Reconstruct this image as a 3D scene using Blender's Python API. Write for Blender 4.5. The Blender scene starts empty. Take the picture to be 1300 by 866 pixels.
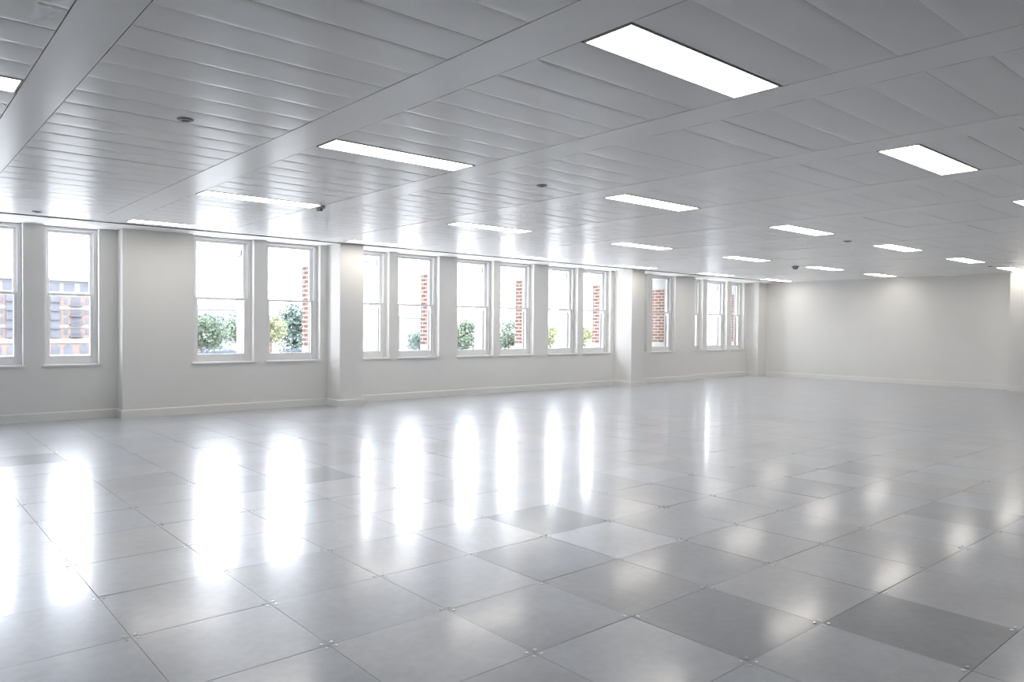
import bpy, bmesh, math, random
from mathutils import Vector, Matrix

random.seed(7)
SC = bpy.context.scene
COL = SC.collection
H = 2.66                      # ceiling height

# ------------------------------------------------------------------ materials
def new_mat(name):
    m = bpy.data.materials.new(name)
    m.use_nodes = True
    nt = m.node_tree
    nt.nodes.clear()
    out = nt.nodes.new('ShaderNodeOutputMaterial')
    return m, nt, out

def N(nt, typ, **kw):
    n = nt.nodes.new('ShaderNode' + typ)
    for k, v in kw.items():
        if k.startswith('i_'):
            key = k[2:]
            n.inputs[int(key) if key.isdigit() else key.replace('_', ' ')].default_value = v
        else:
            setattr(n, k, v)
    return n

def principled(name, col, rough=.5, metal=0., spec=.5, noise=None, bump=None, ior=None):
    """noise=(scale, amount) varies the tone; bump=(scale, strength)"""
    m, nt, out = new_mat(name)
    b = N(nt, 'BsdfPrincipled')
    b.inputs['Base Color'].default_value = (*col, 1)
    b.inputs['Roughness'].default_value = rough
    b.inputs['Metallic'].default_value = metal
    b.inputs['Specular IOR Level'].default_value = spec
    if ior: b.inputs['IOR'].default_value = ior
    nt.links.new(b.outputs[0], out.inputs[0])
    tc = N(nt, 'TexCoord')
    if noise:
        n = N(nt, 'TexNoise'); n.inputs['Scale'].default_value = noise[0]; n.inputs['Detail'].default_value = 4
        nt.links.new(tc.outputs['Object'], n.inputs['Vector'])
        mx = N(nt, 'MapRange'); mx.inputs[1].default_value = .3; mx.inputs[2].default_value = .7
        mx.inputs[3].default_value = 1 - noise[1]; mx.inputs[4].default_value = 1 + noise[1]
        nt.links.new(n.outputs['Fac'], mx.inputs[0])
        mul = N(nt, 'VectorMath', operation='SCALE'); mul.inputs[0].default_value = col
        nt.links.new(mx.outputs[0], mul.inputs['Scale'])
        nt.links.new(mul.outputs[0], b.inputs['Base Color'])
    if bump:
        n2 = N(nt, 'TexNoise'); n2.inputs['Scale'].default_value = bump[0]
        nt.links.new(tc.outputs['Object'], n2.inputs['Vector'])
        bp = N(nt, 'Bump'); bp.inputs['Strength'].default_value = bump[1]; bp.inputs['Distance'].default_value = .002
        nt.links.new(n2.outputs['Fac'], bp.inputs['Height'])
        nt.links.new(bp.outputs[0], b.inputs['Normal'])
    return m

def emission(name, col, s):
    m, nt, out = new_mat(name)
    e = N(nt, 'Emission'); e.inputs[0].default_value = (*col, 1); e.inputs[1].default_value = s
    nt.links.new(e.outputs[0], out.inputs[0])
    return m

def glass_mat():
    m, nt, out = new_mat('clear_window_glass')
    t = N(nt, 'BsdfTransparent'); t.inputs[0].default_value = (.97, .98, .98, 1)
    g = N(nt, 'BsdfGlossy'); g.inputs['Roughness'].default_value = 0.02
    lw = N(nt, 'LayerWeight'); lw.inputs[0].default_value = .5
    pw = N(nt, 'Math', operation='POWER'); pw.inputs[1].default_value = 5
    nt.links.new(lw.outputs['Facing'], pw.inputs[0])
    ma = N(nt, 'Math', operation='MULTIPLY_ADD'); ma.inputs[1].default_value = .8; ma.inputs[2].default_value = .05
    nt.links.new(pw.outputs[0], ma.inputs[0])
    mx = N(nt, 'MixShader')
    nt.links.new(ma.outputs[0], mx.inputs[0]); nt.links.new(t.outputs[0], mx.inputs[1]); nt.links.new(g.outputs[0], mx.inputs[2])
    nt.links.new(mx.outputs[0], out.inputs[0])
    return m

def brick_mat(name, c1, c2, mortar, scale_w=.225, row=.075, msize=.015):
    m, nt, out = new_mat(name)
    b = N(nt, 'BsdfPrincipled'); b.inputs['Roughness'].default_value = .85; b.inputs['Specular IOR Level'].default_value = .2
    tc = N(nt, 'TexCoord'); sp = N(nt, 'SeparateXYZ'); nt.links.new(tc.outputs['Object'], sp.inputs[0])
    ad = N(nt, 'Math', operation='ADD'); nt.links.new(sp.outputs[0], ad.inputs[0]); nt.links.new(sp.outputs[1], ad.inputs[1])
    cb = N(nt, 'CombineXYZ'); nt.links.new(ad.outputs[0], cb.inputs[0]); nt.links.new(sp.outputs[2], cb.inputs[1])
    br = N(nt, 'TexBrick')
    br.inputs['Color1'].default_value = (*c1, 1); br.inputs['Color2'].default_value = (*c2, 1); br.inputs['Mortar'].default_value = (*mortar, 1)
    br.inputs['Scale'].default_value = 1; br.inputs['Mortar Size'].default_value = msize; br.inputs['Mortar Smooth'].default_value = .2
    br.inputs['Brick Width'].default_value = scale_w; br.inputs['Row Height'].default_value = row
    nt.links.new(cb.outputs[0], br.inputs[0])
    nt.links.new(br.outputs[0], b.inputs['Base Color']); nt.links.new(b.outputs[0], out.inputs[0])
    return m

def floor_mat():
    """galvanised steel access tiles: the tone of each tile is stored per face in the 'tone' attribute"""
    m, nt, out = new_mat('steel_floor_tile')
    b = N(nt, 'BsdfPrincipled')
    at = N(nt, 'Attribute'); at.attribute_name = 'tone'
    tc = N(nt, 'TexCoord')
    n1 = N(nt, 'TexNoise'); n1.inputs['Scale'].default_value = 2.3; n1.inputs['Detail'].default_value = 7; n1.inputs['Roughness'].default_value = .62
    mp = N(nt, 'Mapping'); mp.inputs['Scale'].default_value = (1, 1, 1)
    nt.links.new(tc.outputs['Object'], mp.inputs[0]); nt.links.new(mp.outputs[0], n1.inputs[0])
    n2 = N(nt, 'TexNoise'); n2.inputs['Scale'].default_value = 22; n2.inputs['Detail'].default_value = 6
    nt.links.new(tc.outputs['Object'], n2.inputs[0])
    # stain patches
    mr = N(nt, 'MapRange'); mr.inputs[1].default_value = .3; mr.inputs[2].default_value = .7; mr.inputs[3].default_value = .89; mr.inputs[4].default_value = 1.09
    nt.links.new(n1.outputs['Fac'], mr.inputs[0])
    mr2 = N(nt, 'MapRange'); mr2.inputs[1].default_value = .3; mr2.inputs[2].default_value = .7; mr2.inputs[3].default_value = .95; mr2.inputs[4].default_value = 1.05
    nt.links.new(n2.outputs['Fac'], mr2.inputs[0])
    mm = N(nt, 'Math', operation='MULTIPLY'); nt.links.new(mr.outputs[0], mm.inputs[0]); nt.links.new(mr2.outputs[0], mm.inputs[1])
    sc = N(nt, 'VectorMath', operation='SCALE'); nt.links.new(at.outputs['Color'], sc.inputs[0]); nt.links.new(mm.outputs[0], sc.inputs['Scale'])
    nt.links.new(sc.outputs[0], b.inputs['Base Color'])
    rr = N(nt, 'MapRange'); rr.inputs[1].default_value = .3; rr.inputs[2].default_value = .7; rr.inputs[3].default_value = FLOOR_ROUGH[0]; rr.inputs[4].default_value = FLOOR_ROUGH[1]
    nt.links.new(n1.outputs['Fac'], rr.inputs[0]); nt.links.new(rr.outputs[0], b.inputs['Roughness'])
    b.inputs['Metallic'].default_value = FLOOR_METAL
    b.inputs['IOR'].default_value = FLOOR_IOR
    b.inputs['Coat Weight'].default_value = .48; b.inputs['Coat Roughness'].default_value = .125; b.inputs['Coat IOR'].default_value = 1.5
    nt.links.new(b.outputs[0], out.inputs[0])
    return m

FLOOR_ROUGH = (.285, .34); FLOOR_METAL = .22; FLOOR_IOR = 1.4
SKY = 10.0
LAMP = 9.8

M = dict(
    wall=principled('matt_wall_paint', (.80, .79, .765), .6, spec=.3, noise=(1.2, .015), bump=(180, .05)),
    gloss=principled('white_gloss_joinery', (.82, .82, .82), .3, spec=.5, noise=(3, .01)),
    skirting=principled('white_satin_skirting', (.82, .81, .78), .4, noise=(3, .01)),
    plank=principled('satin_metal_ceiling_plank', (.91, .91, .91), .26, spec=.24, noise=(.8, .02)),
    band=principled('white_ceiling_band', (.94, .94, .94), .25, spec=.28, noise=(.8, .01)),
    dark=principled('painted_gap_shade', (.03, .03, .03), .8, noise=(4, .1)),
    edge=principled('painted_shadow_gap_trim', (.13, .13, .135), .5, noise=(5, .03)),
    floor=floor_mat(),
    gap=principled('steel_floor_joint', (.36, .36, .37), .4, noise=(4, .1)),
    screw=principled('bright_steel_screw', (.8, .8, .8), .25, metal=1., noise=(30, .1)),
    lampframe=principled('light_grey_lamp_frame', (.5, .5, .5), .4, noise=(5, .02)),
    lamp=emission('lit_diffuser', (1, .945, .86), LAMP),
    glass=glass_mat(),
    brick=brick_mat('red_brick_reveal', (.165, .078, .055), (.125, .06, .045), (.27, .255, .24)),
    stone=principled('pale_portland_stone', (.30, .298, .29), .8, noise=(6, .05)),
    sensor=principled('grey_sensor_plastic', (.30, .30, .31), .45, noise=(20, .05)),
    sensor_dark=principled('dark_sensor_plastic', (.08, .08, .09), .4, noise=(20, .05)),
    fbrick=principled('pale_orange_brick', (.20, .155, .135), .9, noise=(.4, .12)),
    fstone=principled('pale_band_stone', (.26, .25, .245), .9, noise=(.4, .05)),
    fglass=principled('blue_grey_glazing', (.095, .10, .12), .5, noise=(.3, .2)),
    frail=principled('grey_balcony_railing', (.085, .085, .10), .6, noise=(1, .1)),
    fwhite=principled('pale_render', (.21, .215, .22), .9, noise=(.2, .06)),
    froof=principled('grey_slate_roof', (.17, .18, .20), .8, noise=(.5, .1)),
    leaf_a=principled('grey_green_leaves', (.13, .165, .12), .7, noise=(.35, .5)),
    leaf_b=principled('yellow_green_leaves', (.22, .235, .13), .7, noise=(.35, .4)),
    leaf_c=principled('blue_green_leaves', (.10, .14, .12), .7, noise=(.35, .5)),
    bark=principled('tree_bark', (.12, .09, .07), .9, noise=(2, .2)),
    ground=principled('pale_paved_quay', (.25, .25, .245), .9, noise=(.05, .1)),
    hedge=principled('dark_hedge', (.075, .09, .11), .8, noise=(.4, .4)),
)

# ------------------------------------------------------------------ mesh helpers
class MB:
    def __init__(s):
        s.v = []; s.f = []; s.mi = []
    def quad(s, pts, mi=0):
        b = len(s.v); s.v += [tuple(p) for p in pts]; s.f.append(tuple(range(b, b + len(pts)))); s.mi.append(mi)
    def box(s, x0, x1, y0, y1, z0, z1, mi=0):
        b = len(s.v)
        s.v += [(x0, y0, z0), (x1, y0, z0), (x1, y1, z0), (x0, y1, z0), (x0, y0, z1), (x1, y0, z1), (x1, y1, z1), (x0, y1, z1)]
        for f in ((0, 3, 2, 1), (4, 5, 6, 7), (0, 1, 5, 4), (1, 2, 6, 5), (2, 3, 7, 6), (3, 0, 4, 7)):
            s.f.append(tuple(b + i for i in f)); s.mi.append(mi)
    def prism(s, poly, axis, a0, a1, mi=0):
        """extrude a polygon; axis 'x': poly is (y,z); axis 'y': poly is (x,z); axis 'z': poly is (x,y)"""
        def P(p, a): return {'x': (a, p[0], p[1]), 'y': (p[0], a, p[1]), 'z': (p[0], p[1], a)}[axis]
        b = len(s.v); n = len(poly)
        s.v += [P(p, a0) for p in poly] + [P(p, a1) for p in poly]
        s.f.append(tuple(b + i for i in range(n))); s.mi.append(mi)
        s.f.append(tuple(b + n + i for i in reversed(range(n)))); s.mi.append(mi)
        for i in range(n):
            j = (i + 1) % n
            s.f.append((b + i, b + n + i, b + n + j, b + j)); s.mi.append(mi)
    def lathe(s, prof, c, seg=24, mi=0):
        """prof: list of (r, z) relative to c, closed at both ends by small caps"""
        b = len(s.v)
        for r, z in prof:
            for k in range(seg):
                a = 2 * math.pi * k / seg
                s.v.append((c[0] + r * math.cos(a), c[1] + r * math.sin(a), c[2] + z))
        for i in range(len(prof) - 1):
            for k in range(seg):
                k2 = (k + 1) % seg
                s.f.append((b + i * seg + k, b + i * seg + k2, b + (i + 1) * seg + k2, b + (i + 1) * seg + k)); s.mi.append(mi)
        s.f.append(tuple(b + k for k in range(seg))); s.mi.append(mi)
        e = b + (len(prof) - 1) * seg
        s.f.append(tuple(e + k for k in range(seg))); s.mi.append(mi)
    def build(s, name, mats, parent=None, loc=(0, 0, 0), bevel=0, smooth=False):
        me = bpy.data.meshes.new(name)
        me.from_pydata(s.v, [], s.f); me.update()
        if not isinstance(mats, (list, tuple)): mats = [mats]
        for m in mats: me.materials.append(m)
        me.polygons.foreach_set('material_index', s.mi)
        bm = bmesh.new(); bm.from_mesh(me)
        bmesh.ops.recalc_face_normals(bm, faces=bm.faces)
        bm.to_mesh(me); bm.free()
        if smooth: me.polygons.foreach_set('use_smooth', [True] * len(me.polygons))
        o = bpy.data.objects.new(name, me); COL.objects.link(o)
        o.location = loc
        if parent: o.parent = parent
        if bevel:
            md = o.modifiers.new('edge', 'BEVEL'); md.width = bevel; md.segments = 2; md.limit_method = 'ANGLE'
        return o

def tag(o, label, cat, group=None, kind=None):
    o['label'] = label; o['category'] = cat
    if group: o['group'] = group
    if kind: o['kind'] = kind
    return o
def structure(o, label=None):
    o['kind'] = 'structure'
    if label: o['label'] = label
    return o
def empty(name, loc=(0, 0, 0)):
    o = bpy.data.objects.new(name, None); COL.objects.link(o); o.location = loc; o.empty_display_size = .1
    return o

# ------------------------------------------------------------------ floor
XL, XR = -5.0, 18.7
YB, YW = -8.0, 7.72
def make_floor():
    mb = MB(); tones = []
    t = .6; g = .0018
    special = {(4, -1): .60, (4, -5): .60, (3, -2): .74, (3, -3): .74, (3, -4): .70, (4, -3): .82, (4, -2): 1.12, (0, 7): .62, (-1, 7): .62,
               (2, -3): .86, (3, 0): 1.05, (2, 3): .8, (3, 3): .72, (6, -4): .94, (5, -5): .95, (8, -4): .8, (9, -5): .78, (7, -5): 1.02}
    i0, i1 = math.floor(XL / t), math.ceil(XR / t)
    j0, j1 = math.floor(YB / t), math.ceil((YW + .1) / t)
    for i in range(i0, i1):
        for j in range(j0, j1):
            dist = math.hypot(i * t + .83, j * t + 3.99)
            g = .0014 if dist < 12 else 0
            x0, x1, y0, y1 = i * t + g, (i + 1) * t - g, j * t + g, (j + 1) * t - g
            far = 0 if g == 0 else min(1, 6 / max(1, dist))
            ax = random.uniform(-.0022, .0022) * far; ay = random.uniform(-.0022, .0022) * far
            cx, cy = (x0 + x1) / 2, (y0 + y1) / 2
            def z(x, y): return (x - cx) * ax + (y - cy) * ay
            mb.quad([(x, y, z(x, y)) for x, y in ((x0, y0), (x1, y0), (x1, y1), (x0, y1))])
            base = special.get((i, j), random.gauss(.97, .05 if dist < 9 else .03 if dist < 12 else .012))
            w = random.uniform(-.02, .02)
            tones.append((.51 * base * (1 + w), .53 * base, .57 * base * (1 - w)))
            # bevelled lip of the tile
            if g == 0: continue
            o = [(x0, y0), (x1, y0), (x1, y1), (x0, y1)]
            n = [(x0 - g, y0 - g), (x1 + g, y0 - g), (x1 + g, y1 + g), (x0 - g, y1 + g)]
            for k in range(4):
                a, b2 = o[k], o[(k + 1) % 4]; c, d = n[(k + 1) % 4], n[k]
                mb.quad([(a[0], a[1], z(*a)), (b2[0], b2[1], z(*b2)), (c[0], c[1], -2.5 * g), (d[0], d[1], -2.5 * g)], 1)
                tones.append((.2, .2, .2))
    mb.quad([(i0 * t, j0 * t, -.02), (i1 * t, j0 * t, -.02), (i1 * t, j1 * t, -.02), (i0 * t, j1 * t, -.02)], 1); tones.append((.2, .2, .2))
    # screws: four round the corner of each tile
    ns = 8
    for i in range(i0 + 1, i1):
        for j in range(j0 + 1, j1):
            x, y = i * t, j * t
            if math.hypot(x + .83, y + 3.99) > 9.5: continue
            for sx in (-1, 1):
                for sy in (-1, 1):
                    if random.random() < .12: continue
                    cx, cy = x + sx * .022, y + sy * .022; r = .0085
                    ring = [(cx + r * math.cos(2 * math.pi * k / ns), cy + r * math.sin(2 * math.pi * k / ns)) for k in range(ns)]
                    mb.quad([(px, py, .0022) for px, py in ring], 2); tones.append((.8, .8, .8))
                    for k in range(ns):
                        a, b2 = ring[k], ring[(k + 1) % ns]
                        mb.quad([(a[0], a[1], -.001), (b2[0], b2[1], -.001), (b2[0], b2[1], .0022), (a[0], a[1], .0022)], 2); tones.append((.8, .8, .8))
    me = bpy.data.meshes.new('floor'); me.from_pydata(mb.v, [], mb.f); me.update()
    for m in (M['floor'], M['gap'], M['screw']): me.materials.append(m)
    me.polygons.foreach_set('material_index', mb.mi)
    ca = me.attributes.new('tone', 'FLOAT_COLOR', 'CORNER')
    data = []
    for p, c in zip(me.polygons, tones):
        for _ in range(p.loop_total): data += [c[0], c[1], c[2], 1]
    ca.data.foreach_set('color', data)
    o = bpy.data.objects.new('floor', me); COL.objects.link(o)
    structure(o, 'glossy grey steel access floor of square tiles screwed at the corners')
make_floor()

# ------------------------------------------------------------------ ceiling
PITCH = .3044
ROW0 = -1.69                 # centre line of the row of lights furthest from the windows
BAYP = 1.575
MARGIN = 6.87                # where the plank ceiling stops and the plasterboard border starts
LSTART = [1.72, 4.89, 8.07, 11.17, 14.24, 17.04]
bands = [(-.17, .065), (18.44, 18.695)]
for k in range(6):
    bands.append((LSTART[k] - .34, LSTART[k] - .02))
    if k < 5:
        c = LSTART[k] + 1.27; d = LSTART[k + 1] - .34
        bands.append((c, c + (d - c) * .2))
pre = [(-.17 - BAYP * k, .065 - BAYP * k) for k in (1, 2, 3)]
bands = sorted(pre + bands)
lights = []                  # (x centre, y centre, column, row)
for n, r in [(0, 0), (1, 0), (2, 0), (-1, 1), (0, 1), (1, 1), (2, 1), (3, 1), (4, 1), (5, 1),
             (0, 2), (1, 2), (2, 2), (3, 2), (4, 2), (5, 2), (0, 3), (1, 3), (2, 3), (3, 3), (4, 3), (5, 3)]:
    lights.append(((LSTART[n] + .625) if n >= 0 else -.81, ROW0 + 9 * PITCH * r, n, r))
def make_ceiling():
    mb = MB()
    edges = [XL - .01] + [e for b in bands for e in b] + [XR + .02]
    for k in range(0, len(edges), 2):
        xa, xb = edges[k] + .004, edges[k + 1] - .004
        if xb - xa < .05: continue
        if xa > XR: continue
        xb = min(xb, XR + .01)
        for q in range(-21, 30):
            yc = ROW0 + PITCH * q
            ya, yb = yc - PITCH / 2, yc + PITCH / 2
            if ya > MARGIN: continue
            yb = min(yb, MARGIN)
            if any(abs(ly - yc) < .1 and xa - .1 < lx < xb + .1 for lx, ly, _, _ in lights): continue
            sag = random.uniform(.0006, .0018); dz = random.uniform(-.0008, .0008)
            gap = .0032 if random.random() < .12 else .0004
            bev = .007
            nseg = 8
            ys = [ya + gap] + [ya + gap + bev + (yb - ya - 2 * gap - 2 * bev) * u / nseg for u in range(nseg + 1)] + [yb - gap]
            zs = [.0015] + [-sag * math.sin(math.pi * u / nseg) for u in range(nseg + 1)] + [.0015]
            b0 = len(mb.v)
            for yy, zz in zip(ys, zs): mb.v += [(xa, yy, H + zz + dz), (xb, yy, H + zz + dz)]
            for a in range(len(ys) - 1):
                mb.f.append((b0 + 2 * a, b0 + 2 * a + 1, b0 + 2 * a + 3, b0 + 2 * a + 2)); mb.mi.append(0)
    mb.quad([(XL, YB, H + .03), (XR, YB, H + .03), (XR, YW + .6, H + .03), (XL, YW + .6, H + .03)], 1)  # backing sheet coloured dark, stands in for the shade inside the gaps
    o = mb.build('ceiling', [M['plank'], M['dark']], smooth=True)
    structure(o, 'satin metal plank ceiling')
make_ceiling()
for k, (a, b) in enumerate(bands):
    if a > XR: continue
    b = min(b, XR - .002)
    mb = MB(); mb.box(a, b, YB, MARGIN, H - .002, H + .02)
    structure(mb.build('trim_%d' % (k + 1), M['band'], bevel=.002), 'flat white ceiling band running towards the window wall')
mb = MB(); mb.box(XL, XR, MARGIN + .014, 8.2, H - .004, H + .02)
mb.box(XL, XR, MARGIN + .008, MARGIN + .014, H - .012, H + .02, 1)  # edge trim coloured dark to paint in the shadow gap line
structure(mb.build('trim_%d' % (len(bands) + 1), [M['wall'], M['edge']]), 'plasterboard ceiling border along the window wall')

# ------------------------------------------------------------------ ceiling lights
def light_proto():
    r = empty('ceiling_light', (0, 0, H))
    f = MB(); w, d, t = .63, .146, .008
    f.box(-w, w, -d, -d + t, -.004, .02); f.box(-w, w, d - t, d, -.004, .02)
    f.box(-w, -w + t, -d + t, d - t, -.004, .02); f.box(w - t, w, -d + t, d - t, -.004, .02)
    f.build('frame', M['lampframe'], r)
    g = MB(); g.box(-w + t, w - t, -d + t, d - t, -.001, .016)
    g.build('diffuser', M['lamp'], r)
    return r
ROWN = {0: 'row furthest from the windows', 1: 'third row from the windows', 2: 'second row from the windows', 3: 'row along the window wall'}
ORD = {0: 'first', 1: 'second', 2: 'third', 3: 'fourth', 4: 'fifth', 5: 'sixth'}
proto = light_proto(); pk = list(proto.children)
for idx, (lx, ly, n, r) in enumerate(lights):
    if idx == 0: o = proto
    else:
        o = proto.copy(); COL.objects.link(o)
        for c in pk:
            d = c.copy(); COL.objects.link(d); d.parent = o
    o.location = (lx, ly, H)
    if n < 0: lab = 'lit ceiling light cut off by the left edge, in the third row from the windows'
    elif r == 0 and n == 0: lab = 'largest lit ceiling light panel, nearest in the row furthest from the windows'
    elif n == 5 and r == 1: lab = 'lit ceiling light panel just in front of the pillar on the far wall'
    elif n == 5: lab = 'lit ceiling light panel closest to the far wall in the ' + ROWN[r]
    elif r == 0 and n == 2: lab = 'lit ceiling light panel cut off by the right edge, row furthest from the windows'
    else: lab = 'lit ceiling light panel, %s along the %s' % (ORD[n], ROWN[r])
    tag(o, lab, 'ceiling light', 'long flat ceiling light panels')

# ------------------------------------------------------------------ ceiling sensors
def flush_sensor(x, y, label, r=.045):
    o = empty('ceiling_sensor', (x, y, H - .004))
    a = MB(); a.lathe([(r, .002), (r, -.004), (r * .8, -.009), (.001, -.010)], (0, 0, 0)); a.build('base', M['sensor'], o)
    b = MB(); b.lathe([(r * .5, -.009), (r * .45, -.013), (.001, -.014)], (0, 0, 0)); b.build('lens', M['sensor_dark'], o)
    return tag(o, label, 'sensor')
def smoke_detector(x, y, label, s=1.):
    o = empty('smoke_detector', (x, y, H - .002))
    a = MB(); a.lathe([(.058 * s, .001), (.058 * s, -.022 * s), (.05 * s, -.028 * s), (.001, -.028 * s)], (0, 0, 0)); a.build('base', M['sensor'], o)
    b = MB()
    for k in range(4):
        t = math.pi / 2 * k + .4
        cx, cy = .03 * s * math.cos(t), .03 * s * math.sin(t)
        b.box(cx - .006 * s, cx + .006 * s, cy - .006 * s, cy + .006 * s, -.050 * s, -.027 * s)
    b.lathe([(.038 * s, -.046 * s), (.036 * s, -.054 * s), (.001, -.056 * s)], (0, 0, 0)); b.build('sensor_head', M['sensor_dark'], o)
    return tag(o, label, 'smoke detector')
flush_sensor(.74, 1.10, 'small round flush ceiling sensor between the two widest ceiling bands, above the floor glare', .05)
smoke_detector(2.985, 3.72, 'grey smoke detector at the end of the first light in the second row', 1.)
flush_sensor(3.964, 1.138, 'small grey round ceiling sensor right of the first light of the third row', .05)
smoke_detector(13.9, 3.95, 'dark smoke detector on the ceiling near the far wall beside a light', 1.2)
flush_sensor(10.28, 1.175, 'tiny round ceiling sensor between third and fourth lights of the third row', .06)
flush_sensor(.70, 6.49, 'small ceiling sensor close above the head of the leftmost windows', .05)
flush_sensor(16.55, 1.14, 'tiny ceiling sensor in front of the pillar light on the far wall', .05)

# ------------------------------------------------------------------ walls
ZS0, ZS1 = .735, .762        # sill board
WTOP = H + .015
def wall_section(idx, yf, x0, x1, opens, lead):
    """a stretch of window wall facing -Y at y=yf; opens = [(a, b), ...]"""
    t = .20
    mb = MB(); px = x0
    for a, b in opens:
        if a > px: mb.box(px, a, yf, yf + t, 0, WTOP)
        mb.box(a, b, yf, yf + t, 0, ZS0)
        px = b
    if x1 > px: mb.box(px, x1, yf, yf + t, 0, WTOP)
    if idx == 1: mb.box(x0, x0 + .2, yf + t, Y_A + .1, 0, WTOP)
    if idx == 3: mb.box(x1 - .2, x1, yf + t, Y_E + .1, 0, WTOP)
    structure(mb.build(lead if idx == 0 else '%s.%03d' % (lead, idx), M['wall']), 'white painted window wall')

Y_A, Y_B, Y_C, Y_D, Y_E = 7.72, 7.42, 7.53, 7.53, 7.75
A = [(-1.745, -1.08), (-.845, -.18), (.055, .72), (.955, 1.622)]  # the first two are unseen, added to light the left end of the room
B = [(2.80, 3.715), (3.915, 4.83)]
Cc = [(5.40, 6.222), (6.41, 7.315), (7.74, 8.645), (8.825, 9.735), (10.165, 11.06), (11.245, 12.15)]
D = [(12.76, 13.49), (13.67, 14.585)]
E_ = [(15.47, 16.09), (16.30, 17.235), (17.46, 18.085)]
wall_section(0, Y_A, XL, 1.85, A, 'wall_window')
wall_section(1, Y_B, 1.85, 4.96, B, 'wall_window')
wall_section(2, Y_C, 5.385, 12.25, Cc, 'wall_window')
wall_section(3, Y_D, 12.70, 15.43, D, 'wall_window')
wall_section(4, Y_E, 15.43, 18.27, E_, 'wall_window')
def pier(name, x0, x1, y0, y1, lab):
    mb = MB(); mb.box(x0, x1, y0, y1, 0, WTOP)
    return structure(mb.build(name, M['wall']), lab)
pier('wall_pier', 4.96, 5.385, 6.975, 7.9, 'narrow white pier projecting between the window bays')
pier('wall_pier.001', 12.25, 12.70, 6.985, 7.9, 'white pier projecting further along the window wall')
pier('wall_pier.002', 18.27, XR, 7.40, 7.95, 'white corner pier where the window wall meets the far wall')
pier('wall_far', XR, XR + .2, YB, 8.1, 'plain white far wall')
pier('wall_far_pillar', 18.32, XR, -.6, 1.27, 'white pillar projecting from the far wall')
pier('wall_left', XL - .2, XL, YB, 8.1, 'white end wall behind the camera')
pier('wall_back', XL, XR, YB - .2, YB, 'white back wall opposite the windows')

# skirting boards
def skirt(mb, p, q, nrm):
    """skirting along p->q on the room side given by the normal"""
    (xa, ya), (xb, yb) = p, q
    t, h = .016, .118
    def ring(x, y):
        return [(x, y, 0), (x + nrm[0] * t, y + nrm[1] * t, 0), (x + nrm[0] * t, y + nrm[1] * t, h - .012), (x + nrm[0] * t * .35, y + nrm[1] * t * .35, h), (x, y, h)]
    r0, r1 = ring(xa, ya), ring(xb, yb)
    for k in range(4):
        mb.quad([r0[k], r0[k + 1], r1[k + 1], r1[k]])
    mb.quad(r0); mb.quad(list(reversed(r1)))
S = .016
mb = MB()
for p, q, n in [((XL, Y_A), (1.85, Y_A), (0, -1)), ((1.85, Y_A), (1.85, Y_B), (-1, 0)), ((1.85 - S, Y_B), (4.96, Y_B), (0, -1)),
                ((4.96, Y_B), (4.96, 6.975), (-1, 0)), ((4.96 - S, 6.975), (5.385 + S, 6.975), (0, -1)), ((5.385, 6.975), (5.385, Y_C), (1, 0)),
                ((5.385, Y_C), (12.25, Y_C), (0, -1)), ((12.25, Y_C), (12.25, 6.985), (-1, 0)), ((12.25 - S, 6.985), (12.70 + S, 6.985), (0, -1)),
                ((12.70, 6.985), (12.70, Y_D), (1, 0)), ((12.70, Y_D), (15.43 + S, Y_D), (0, -1)), ((15.43, Y_D), (15.43, Y_E), (1, 0)),
                ((15.43, Y_E), (18.27, Y_E), (0, -1)), ((18.27, Y_E), (18.27, 7.40), (-1, 0)), ((18.27 - S, 7.40), (XR, 7.40), (0, -1))]:
    skirt(mb, p, q, n)
structure(mb.build('baseboard_window', M['skirting']), 'white skirting board along the window wall')
mb = MB()
skirt(mb, (XR, 7.40), (XR, 1.27), (-1, 0)); skirt(mb, (XR, 1.27), (18.32 - S, 1.27), (0, 1)); skirt(mb, (18.32, 1.27), (18.32, -.6), (-1, 0))
skirt(mb, (18.32 - S, -.6), (XR, -.6), (0, -1)); skirt(mb, (XR, -.6), (XR, YB), (-1, 0))
structure(mb.build('baseboard_far', M['skirting']), 'white skirting board along the far wall')
mb = MB(); skirt(mb, (XL, YB), (XR, YB), (0, 1)); skirt(mb, (XL, YB), (XL, Y_A), (1, 0))
structure(mb.build('baseboard_back', M['skirting']), 'white skirting board behind the camera')

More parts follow.
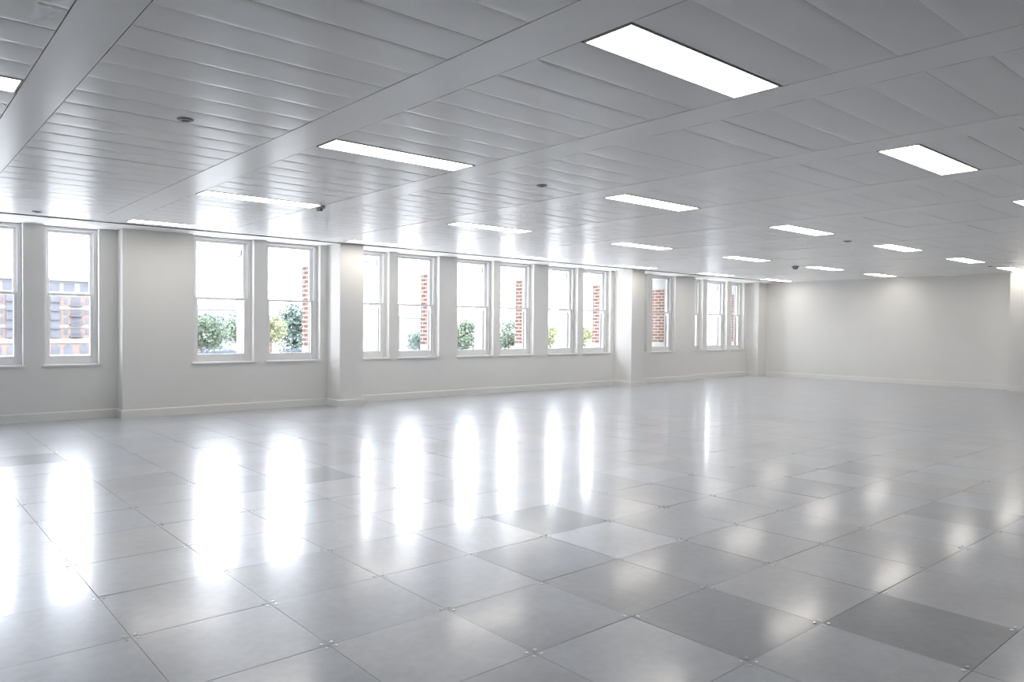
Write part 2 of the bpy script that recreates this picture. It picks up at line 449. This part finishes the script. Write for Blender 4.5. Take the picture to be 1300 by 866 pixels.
# ------------------------------------------------------------------ sash windows
def make_window(n, yf, a, b, label, style):
    ln = .050 if b - a > .7 else .040     # visible lining
    st = .055 if b - a > .7 else .048     # sash stile
    w = empty('window_%d' % n, ((a + b) / 2, yf, ZS0)); structure(w, label)
    ox, oy, oz = w.location
    def bld(mb, name, mat, parent=w, bevel=.003):
        mb.v = [(x - ox, y - oy, z - oz) for x, y, z in mb.v]
        return mb.build(name, mat, parent, bevel=bevel)
    g = .0004
    # sill board, lies on the wall below the opening
    s = MB(); s.box(a + g, b - g, yf - .02, yf + .112, ZS0, ZS1); s.box(a - .022, b + .022, yf - .026, yf - .001, ZS0, ZS1)
    bld(s, 'window_sill', M['gloss'], bevel=.005)
    # lining
    f = MB(); y0, y1 = yf + .112, yf + .235
    zt = 2.648
    f.box(a + g, a + ln, y0, y1, ZS1 - .02, zt); f.box(b - ln, b - g, y0, y1, ZS1 - .02, zt); f.box(a + ln, b - ln, y0, y1, 2.612, zt)
    f.box(a + ln, b - ln, y0 + .0, y1 + .03, ZS1 - .025, ZS1 + .012)
    # staff and parting beads
    for xx, sgn in ((a + ln, 1), (b - ln, -1)):
        lo, hi = sorted((xx, xx + sgn * .012))
        f.box(lo, hi, y0 - .006, y0 + .010, ZS1, 2.612)
        f.box(lo, hi, y0 + .056, y0 + .064, ZS1, 2.612)
    bld(f, 'window_frame', M['gloss'])
    xa, xb = a + ln + .001, b - ln - .001
    ylo, yup = y0 + .012, y0 + .066
    def sash(name, ya, z0, z1, bot, top, horns):
        m = MB(); t = .042
        m.box(xa, xa + st, ya, ya + t, z0, z1); m.box(xb - st, xb, ya, ya + t, z0, z1)
        m.box(xa + st, xb - st, ya, ya + t, z0, z0 + bot); m.box(xa + st, xb - st, ya, ya + t, z1 - top, z1)
        if horns:
            for q in (xa, xb - st):
                m.prism([(q + .004, z0), (q + st - .004, z0), (q + st - .012, z0 - .035), (q + st * .5, z0 - .06), (q + .012, z0 - .035)], 'y', ya + .004, ya + t - .004)
        o = bld(m, name, M['gloss'])
        p = MB(); yp = ya + t * .5
        p.quad([(xa + st - .006, yp, z0 + bot - .006), (xb - st + .006, yp, z0 + bot - .006), (xb - st + .006, yp, z1 - top + .006), (xa + st - .006, yp, z1 - top + .006)])
        p.v = [(x - ox, y - oy, z - oz) for x, y, z in p.v]
        p.build('pane', M['glass'], o)
        return o
    sash('lower_sash', ylo, ZS1 + .012, 1.742, .105, .036, False)
    sash('upper_sash', yup, 1.706, 2.611, .036, .038, True)
    return w

labels = {-1: 'unseen sash window added for its daylight, beyond the left edge of the view', 0: 'unseen sash window added for its daylight, just beyond the left edge of the view', 1: 'tall white sash window cut off by the left edge', 2: 'narrow white sash window before the first wall step, looking onto brick flats',
          3: 'wide white sash window with river trees, left one of its pair', 4: 'wide white sash window beside the first pier, right one of its pair',
          5: 'white sash window half hidden behind the first pier', 6: 'white sash window second after the first pier, brick reveal outside',
          7: 'white sash window third after the first pier, stone reveal outside', 8: 'white sash window fourth after the first pier, brick reveal outside',
          9: 'white sash window fifth after the first pier, stone reveal outside', 10: 'white sash window just before the second pier',
          11: 'white sash window hidden behind the second pier but for its right jamb', 12: 'white sash window after the second pier, filled by a brick reveal',
          13: 'white sash window hidden by the wall step near the far end', 14: 'white sash window, middle of the last group, pale stone view',
          15: 'narrow white sash window nearest the far corner'}
n = -2
for yf, ops in ((Y_A, A), (Y_B, B), (Y_C, Cc), (Y_D, D), (Y_E, E_)):
    for a, b in ops:
        n += 1
        make_window(n if n > 0 else 16 - n, yf, a, b, labels[n], 0)

# ------------------------------------------------------------------ outer masonry: brick piers and stone mullions between the openings
def outer(idx, yf, x0, x1, opens, kinds, depth=.50, ins=.085):
    """kinds: for each solid piece between openings 'b' brick or 's' stone"""
    y0, y1 = yf + .238, yf + depth
    brick, stone = MB(), MB()
    xs = [x0] + [v for o_ in opens for v in (o_[0] + ins, o_[1] - ins)] + [x1]
    for k in range(0, len(xs), 2):
        a, b = xs[k], xs[k + 1]
        if b - a < .02: continue
        if kinds[k // 2] == 'b':
            stone.box(a, b, y0, y1, -1.0, .975); brick.box(a, b, y0 + .037, y1, .975, 2.34); stone.box(a, b, y0, y0 + .037, .975, 2.34); stone.box(a, b, y0, y1, 2.34, 3.2)
        else:
            stone.box(a, b, y0, y1, -1.0, 2.42); stone.box(a - .03, b + .03, y0, y1 + .03, 2.42, 2.50); stone.box(a - .015, b + .015, y0, y1, 2.50, 3.2)
    for a, b in opens:
        stone.box(a + ins, b - ins, y0, y1 + .05, -1.0, .80)
        stone.box(a + ins, b - ins, y0, y1, 2.66, 3.2)
        # rounded shoulder of the stone head
    nm = 'wall_outer' + ('' if idx == 0 else '.%03d' % idx)
    o = stone.build(nm, M['stone']); structure(o, 'pale stone outer face of the window wall')
    if brick.v:
        b_ = brick.build('wall_outer_brick' + ('' if idx == 0 else '.%03d' % idx), M['brick'], None); structure(b_, 'red brick outer pier beside the windows')
outer(0, Y_A, XL, 2.1, A, 'sssss', .36, .045)
outer(1, Y_B, 2.1, 5.15, B, 'bsb')
outer(2, Y_C, 5.15, 12.45, Cc, 'bsbsbsb')
outer(3, Y_D, 12.45, 15.30, D, 'bsb', .80)
outer(4, Y_E, 15.30, 19.0, E_, 'bssb', .52)

# ------------------------------------------------------------------ outside
mb = MB(); mb.box(-150, 420, 30, 420, -9.0, -7.0)
structure(mb.build('ground', M['ground']), 'pale quayside far below the windows')

def building_flats():
    r = empty('apartment_building', (36, 230, -7))
    tag(r, 'pale brick apartment building with balconies seen through the leftmost windows', 'building')
    def P(mb, name, mat, parent=r, **k):
        mb.v = [(x - 36, y - 230, z + 7) for x, y, z in mb.v]
        return mb.build(name, mat, parent, **k)
    m = MB(); m.box(14, 60, 230, 245, -7, 9.7); P(m, 'wall', M['fbrick'])
    m = MB(); m.box(14, 60, 229.8, 230, .3, 1.0); P(m, 'stone_band', M['fstone'])
    m = MB(); m.box(14, 60, 229.8, 230, 5.3, 6.1); P(m, 'stone_band', M['fstone'])
    m = MB(); m.box(14, 60, 229.7, 230, -3.9, -2.6); P(m, 'stone_band', M['fstone'])
    m = MB(); m.box(14, 60, 229.6, 230, 9.2, 9.9); P(m, 'cornice', M['fstone'])
    m = MB(); m.box(16, 58, 233, 243, 9.7, 13.2); m.box(15, 59, 232, 244, 13.2, 13.9); P(m, 'penthouse', M['fwhite'])
    for x in (17, 21, 26, 31, 36.4, 40, 44, 49, 53):
        m = MB(); m.box(x, x + 2.6, 232.9, 233, 10.4, 12.7); P(m, 'window', M['fglass'])
    for base in (16.3, 26.3, 36.3):
        m = MB(); m.box(base, base + 2.1, 229.3, 230, -2.4, 9.0); P(m, 'glazed_bay', M['fglass'])
        for z in (.0, 2.4, 4.8, 7.2):
            m = MB(); m.box(base - .1, base + 2.2, 228.6, 229.3, z, z + .35); P(m, 'balcony', M['frail'])
        for z in (-1.6, 1.5, 4.0, 6.8):
            for xx in (base + 3.2, base + 8.4):
                m = MB(); m.box(xx, xx + .9, 229.9, 230, z, z + 1.5); P(m, 'window', M['fglass'])
            m = MB(); m.box(base + 4.9, base + 7.2, 229.9, 230, z - .1, z + 1.9); P(m, 'window', M['fglass'])
            m = MB(); m.box(base + 4.5, base + 7.6, 228.4, 229.9, z - .6, z - .3)
            for q in range(9):
                m.box(base + 4.5 + q * .38, base + 4.62 + q * .38, 228.4, 228.5, z - .3, z + .6)
            m.box(base + 4.5, base + 7.62, 228.35, 228.5, z + .5, z + .65)
            P(m, 'balcony', M['frail'])
        for xx in (base + .2, base + 3.2, base + 7.0):
            m = MB(); m.prism([(xx, -7), (xx + 2, -7), (xx + 2, -5), (xx + 1.6, -4.4), (xx + 1, -4.2), (xx + .4, -4.4), (xx, -5)], 'y', 229.85, 230.05)
            P(m, 'window', M['fglass'])
building_flats()

def far_block(name, x0, x1, y, z1, label, mat, roofh=1.2, nx=6, nz=3, wz=(.5, 6.5), roof='froof'):
    cx = (x0 + x1) / 2
    r = empty(name, (cx, y, -7)); tag(r, label, 'building')
    def P(mb, nm, m):
        mb.v = [(px - cx, py - y, pz + 7) for px, py, pz in mb.v]; mb.build(nm, m, r)
    m = MB(); m.box(x0, x1, y, y + 12, -7, z1); P(m, 'wall', mat)
    m = MB(); m.prism([(x0 - .4, z1), (x1 + .4, z1), (x1 - 1.2, z1 + roofh), (x0 + 1.2, z1 + roofh)], 'y', y - .3, y + 12.3); P(m, 'roof', M[roof])
    for i in range(nx):
        for k in range(nz):
            xx = x0 + (i + .5) * (x1 - x0) / nx; zz = wz[0] + (k + .2) * (wz[1] - wz[0]) / nz
            m = MB(); m.box(xx - .5, xx + .5, y - .06, y + .02, zz, zz + 1.3); P(m, 'window', M['froof'])
far_block('riverside_building', 78, 101, 262, 6.8, 'pale terrace with grey roof behind the trees in the wide pair of windows', M['fwhite'], 1.6, 8, 3)
far_block('riverside_building.001', 64, 76, 120, 13.6, 'white tall building seen through the half hidden window by the first pier', M['fwhite'], .5, 6, 6, (-5, 12.5))
far_block('riverside_building.002', 146, 172, 230, 4.6, 'low building with grey flat roof seen in the third window after the first pier', M['fwhite'], .8, 6, 2, (-5, 3))

def tree(x, y, zb, h, w, leaf, label, seed, group='riverside trees'):
    rnd = random.Random(seed)
    r = empty('riverside_tree', (x, y, zb)); tag(r, label, 'tree', group)
    t = MB(); t.lathe([(.035 * h, 0), (.025 * h, h * .25), (.015 * h, h * .55), (.004 * h, h * .8)], (0, 0, 0), 8); t.build('trunk', M['bark'], r)
    c = MB()
    blobs = []
    for k in range(16):
        a = rnd.uniform(0, 6.28); q = rnd.uniform(0, 1) ** .5 * w * .34
        zz = h * rnd.uniform(.2, .82); s = w * rnd.uniform(.16, .27) * (1.15 - .5 * abs(zz / h - .5))
        blobs.append((q * math.cos(a), q * math.sin(a), zz, s))
    blobs.append((0, 0, h * .84, w * .2))
    for bx, by, bz, s in blobs:
        for _ in range(150):
            d = Vector((rnd.gauss(0, 1), rnd.gauss(0, 1), rnd.gauss(0, 1))).normalized()
            p = Vector((bx, by, bz)) + d * s * rnd.uniform(.65, 1.08)
            u = d.cross(Vector((rnd.gauss(0, 1), rnd.gauss(0, 1), rnd.gauss(0, 1)))).normalized(); v = d.cross(u)
            e = w * .032 * rnd.uniform(.7, 1.4)
            d2 = d * e * .4
            c.quad([p - u * e, p - v * e * .6 + d2, p + u * e, p + v * e * .6 + d2])
    c.build('crown', leaf, r)
tree(68.4, 207, -6.8, 10.8, 12, M['leaf_a'], 'grey green round tree at the left side of the wide left window', 1)
tree(75.6, 196, -6.8, 12.8, 10, M['leaf_a'], 'taller green tree filling the right side of the wide left window', 2)
tree(77.5, 229, -6.8, 10.8, 12, M['leaf_c'], 'low dark tree between its two neighbours in the wide left window', 3)
tree(79.2, 185.5, -6.8, 11.5, 8, M['leaf_b'], 'yellow green tree at the left of the window beside the first pier', 4)
tree(96, 208, -6.8, 13.8, 17, M['leaf_c'], 'broad dark green tree seen through the window beside the first pier', 5)
tree(135.5, 200, -6.8, 6.0, 8, M['leaf_c'], 'small blue green tree low in the second window after the first pier', 6)
tree(154, 200, -6.8, 10.5, 14, M['leaf_a'], 'round green tree in the third window after the first pier', 7)
tree(174, 200, -6.8, 11.0, 12, M['leaf_a'], 'green tree left of the brick reveal in the fourth window', 8)
tree(195, 200, -6.8, 9.5, 9, M['leaf_b'], 'pale green tree sliver in the fifth window after the first pier', 9)
tree(214, 200, -6.8, 9.0, 10, M['leaf_b'], 'pale yellow green tree in the window before the second pier', 10)
for k, (xa, xb, lab) in enumerate([(57, 74, 'dark clipped hedge under the trees in the wide left window'), (83, 95, 'dark clipped hedge under the trees in the window beside the first pier')]):
    rnd = random.Random(50 + k); m = MB()
    for q in range(int((xb - xa) / .5)):
        x = xa + q * .5; h = rnd.uniform(1.3, 2.4)
        m.prism([(x - .1, -7), (x + .6, -7), (x + .55, -7 + h * .8), (x + .3, -7 + h), (x - .05, -7 + h * .7)], 'y', 186, 187.5)
    m.v = [(x - (xa + xb) / 2, y - 187, z + 7) for x, y, z in m.v]
    o = m.build('clipped_hedge', M['hedge'], loc=((xa + xb) / 2, 187, -7)); tag(o, lab, 'hedge')

# ------------------------------------------------------------------ daylight: bright overcast sky
wd = bpy.data.worlds.new('overcast_sky'); SC.world = wd; wd.use_nodes = True
nt = wd.node_tree; nt.nodes.clear()
bg = nt.nodes.new('ShaderNodeBackground'); bg.inputs[0].default_value = (.92, .96, 1.04, 1); bg.inputs[1].default_value = SKY
wo = nt.nodes.new('ShaderNodeOutputWorld'); nt.links.new(bg.outputs[0], wo.inputs[0])

# ------------------------------------------------------------------ camera
cam = bpy.data.cameras.new('camera'); co = bpy.data.objects.new('camera', cam); COL.objects.link(co)
yaw, pitch, roll = 0.713371, -0.017763, 0.008362
fw = Vector((math.sin(yaw) * math.cos(pitch), math.cos(yaw) * math.cos(pitch), math.sin(pitch)))
rt = Vector((math.cos(yaw), -math.sin(yaw), 0)); up = rt.cross(fw)
rt2 = rt * math.cos(roll) + up * math.sin(roll); up2 = -rt * math.sin(roll) + up * math.cos(roll)
m3 = Matrix((rt2, up2, -fw)).transposed()
co.matrix_world = Matrix.Translation((-0.8288, -3.9890, 1.3155)) @ m3.to_4x4()
cam.sensor_fit = 'HORIZONTAL'; cam.sensor_width = 36; cam.lens = 943.52 / 1300 * 36
cam.clip_start = .05; cam.clip_end = 1500
SC.camera = co

SC.view_settings.view_transform = 'Standard'
SC.view_settings.look = 'None'
SC.view_settings.exposure = .1
SC.view_settings.gamma = 1
SC.cycles.max_bounces = 10
SC.cycles.diffuse_bounces = 6
SC.cycles.transparent_max_bounces = 12
SC.cycles.sample_clamp_indirect = 8
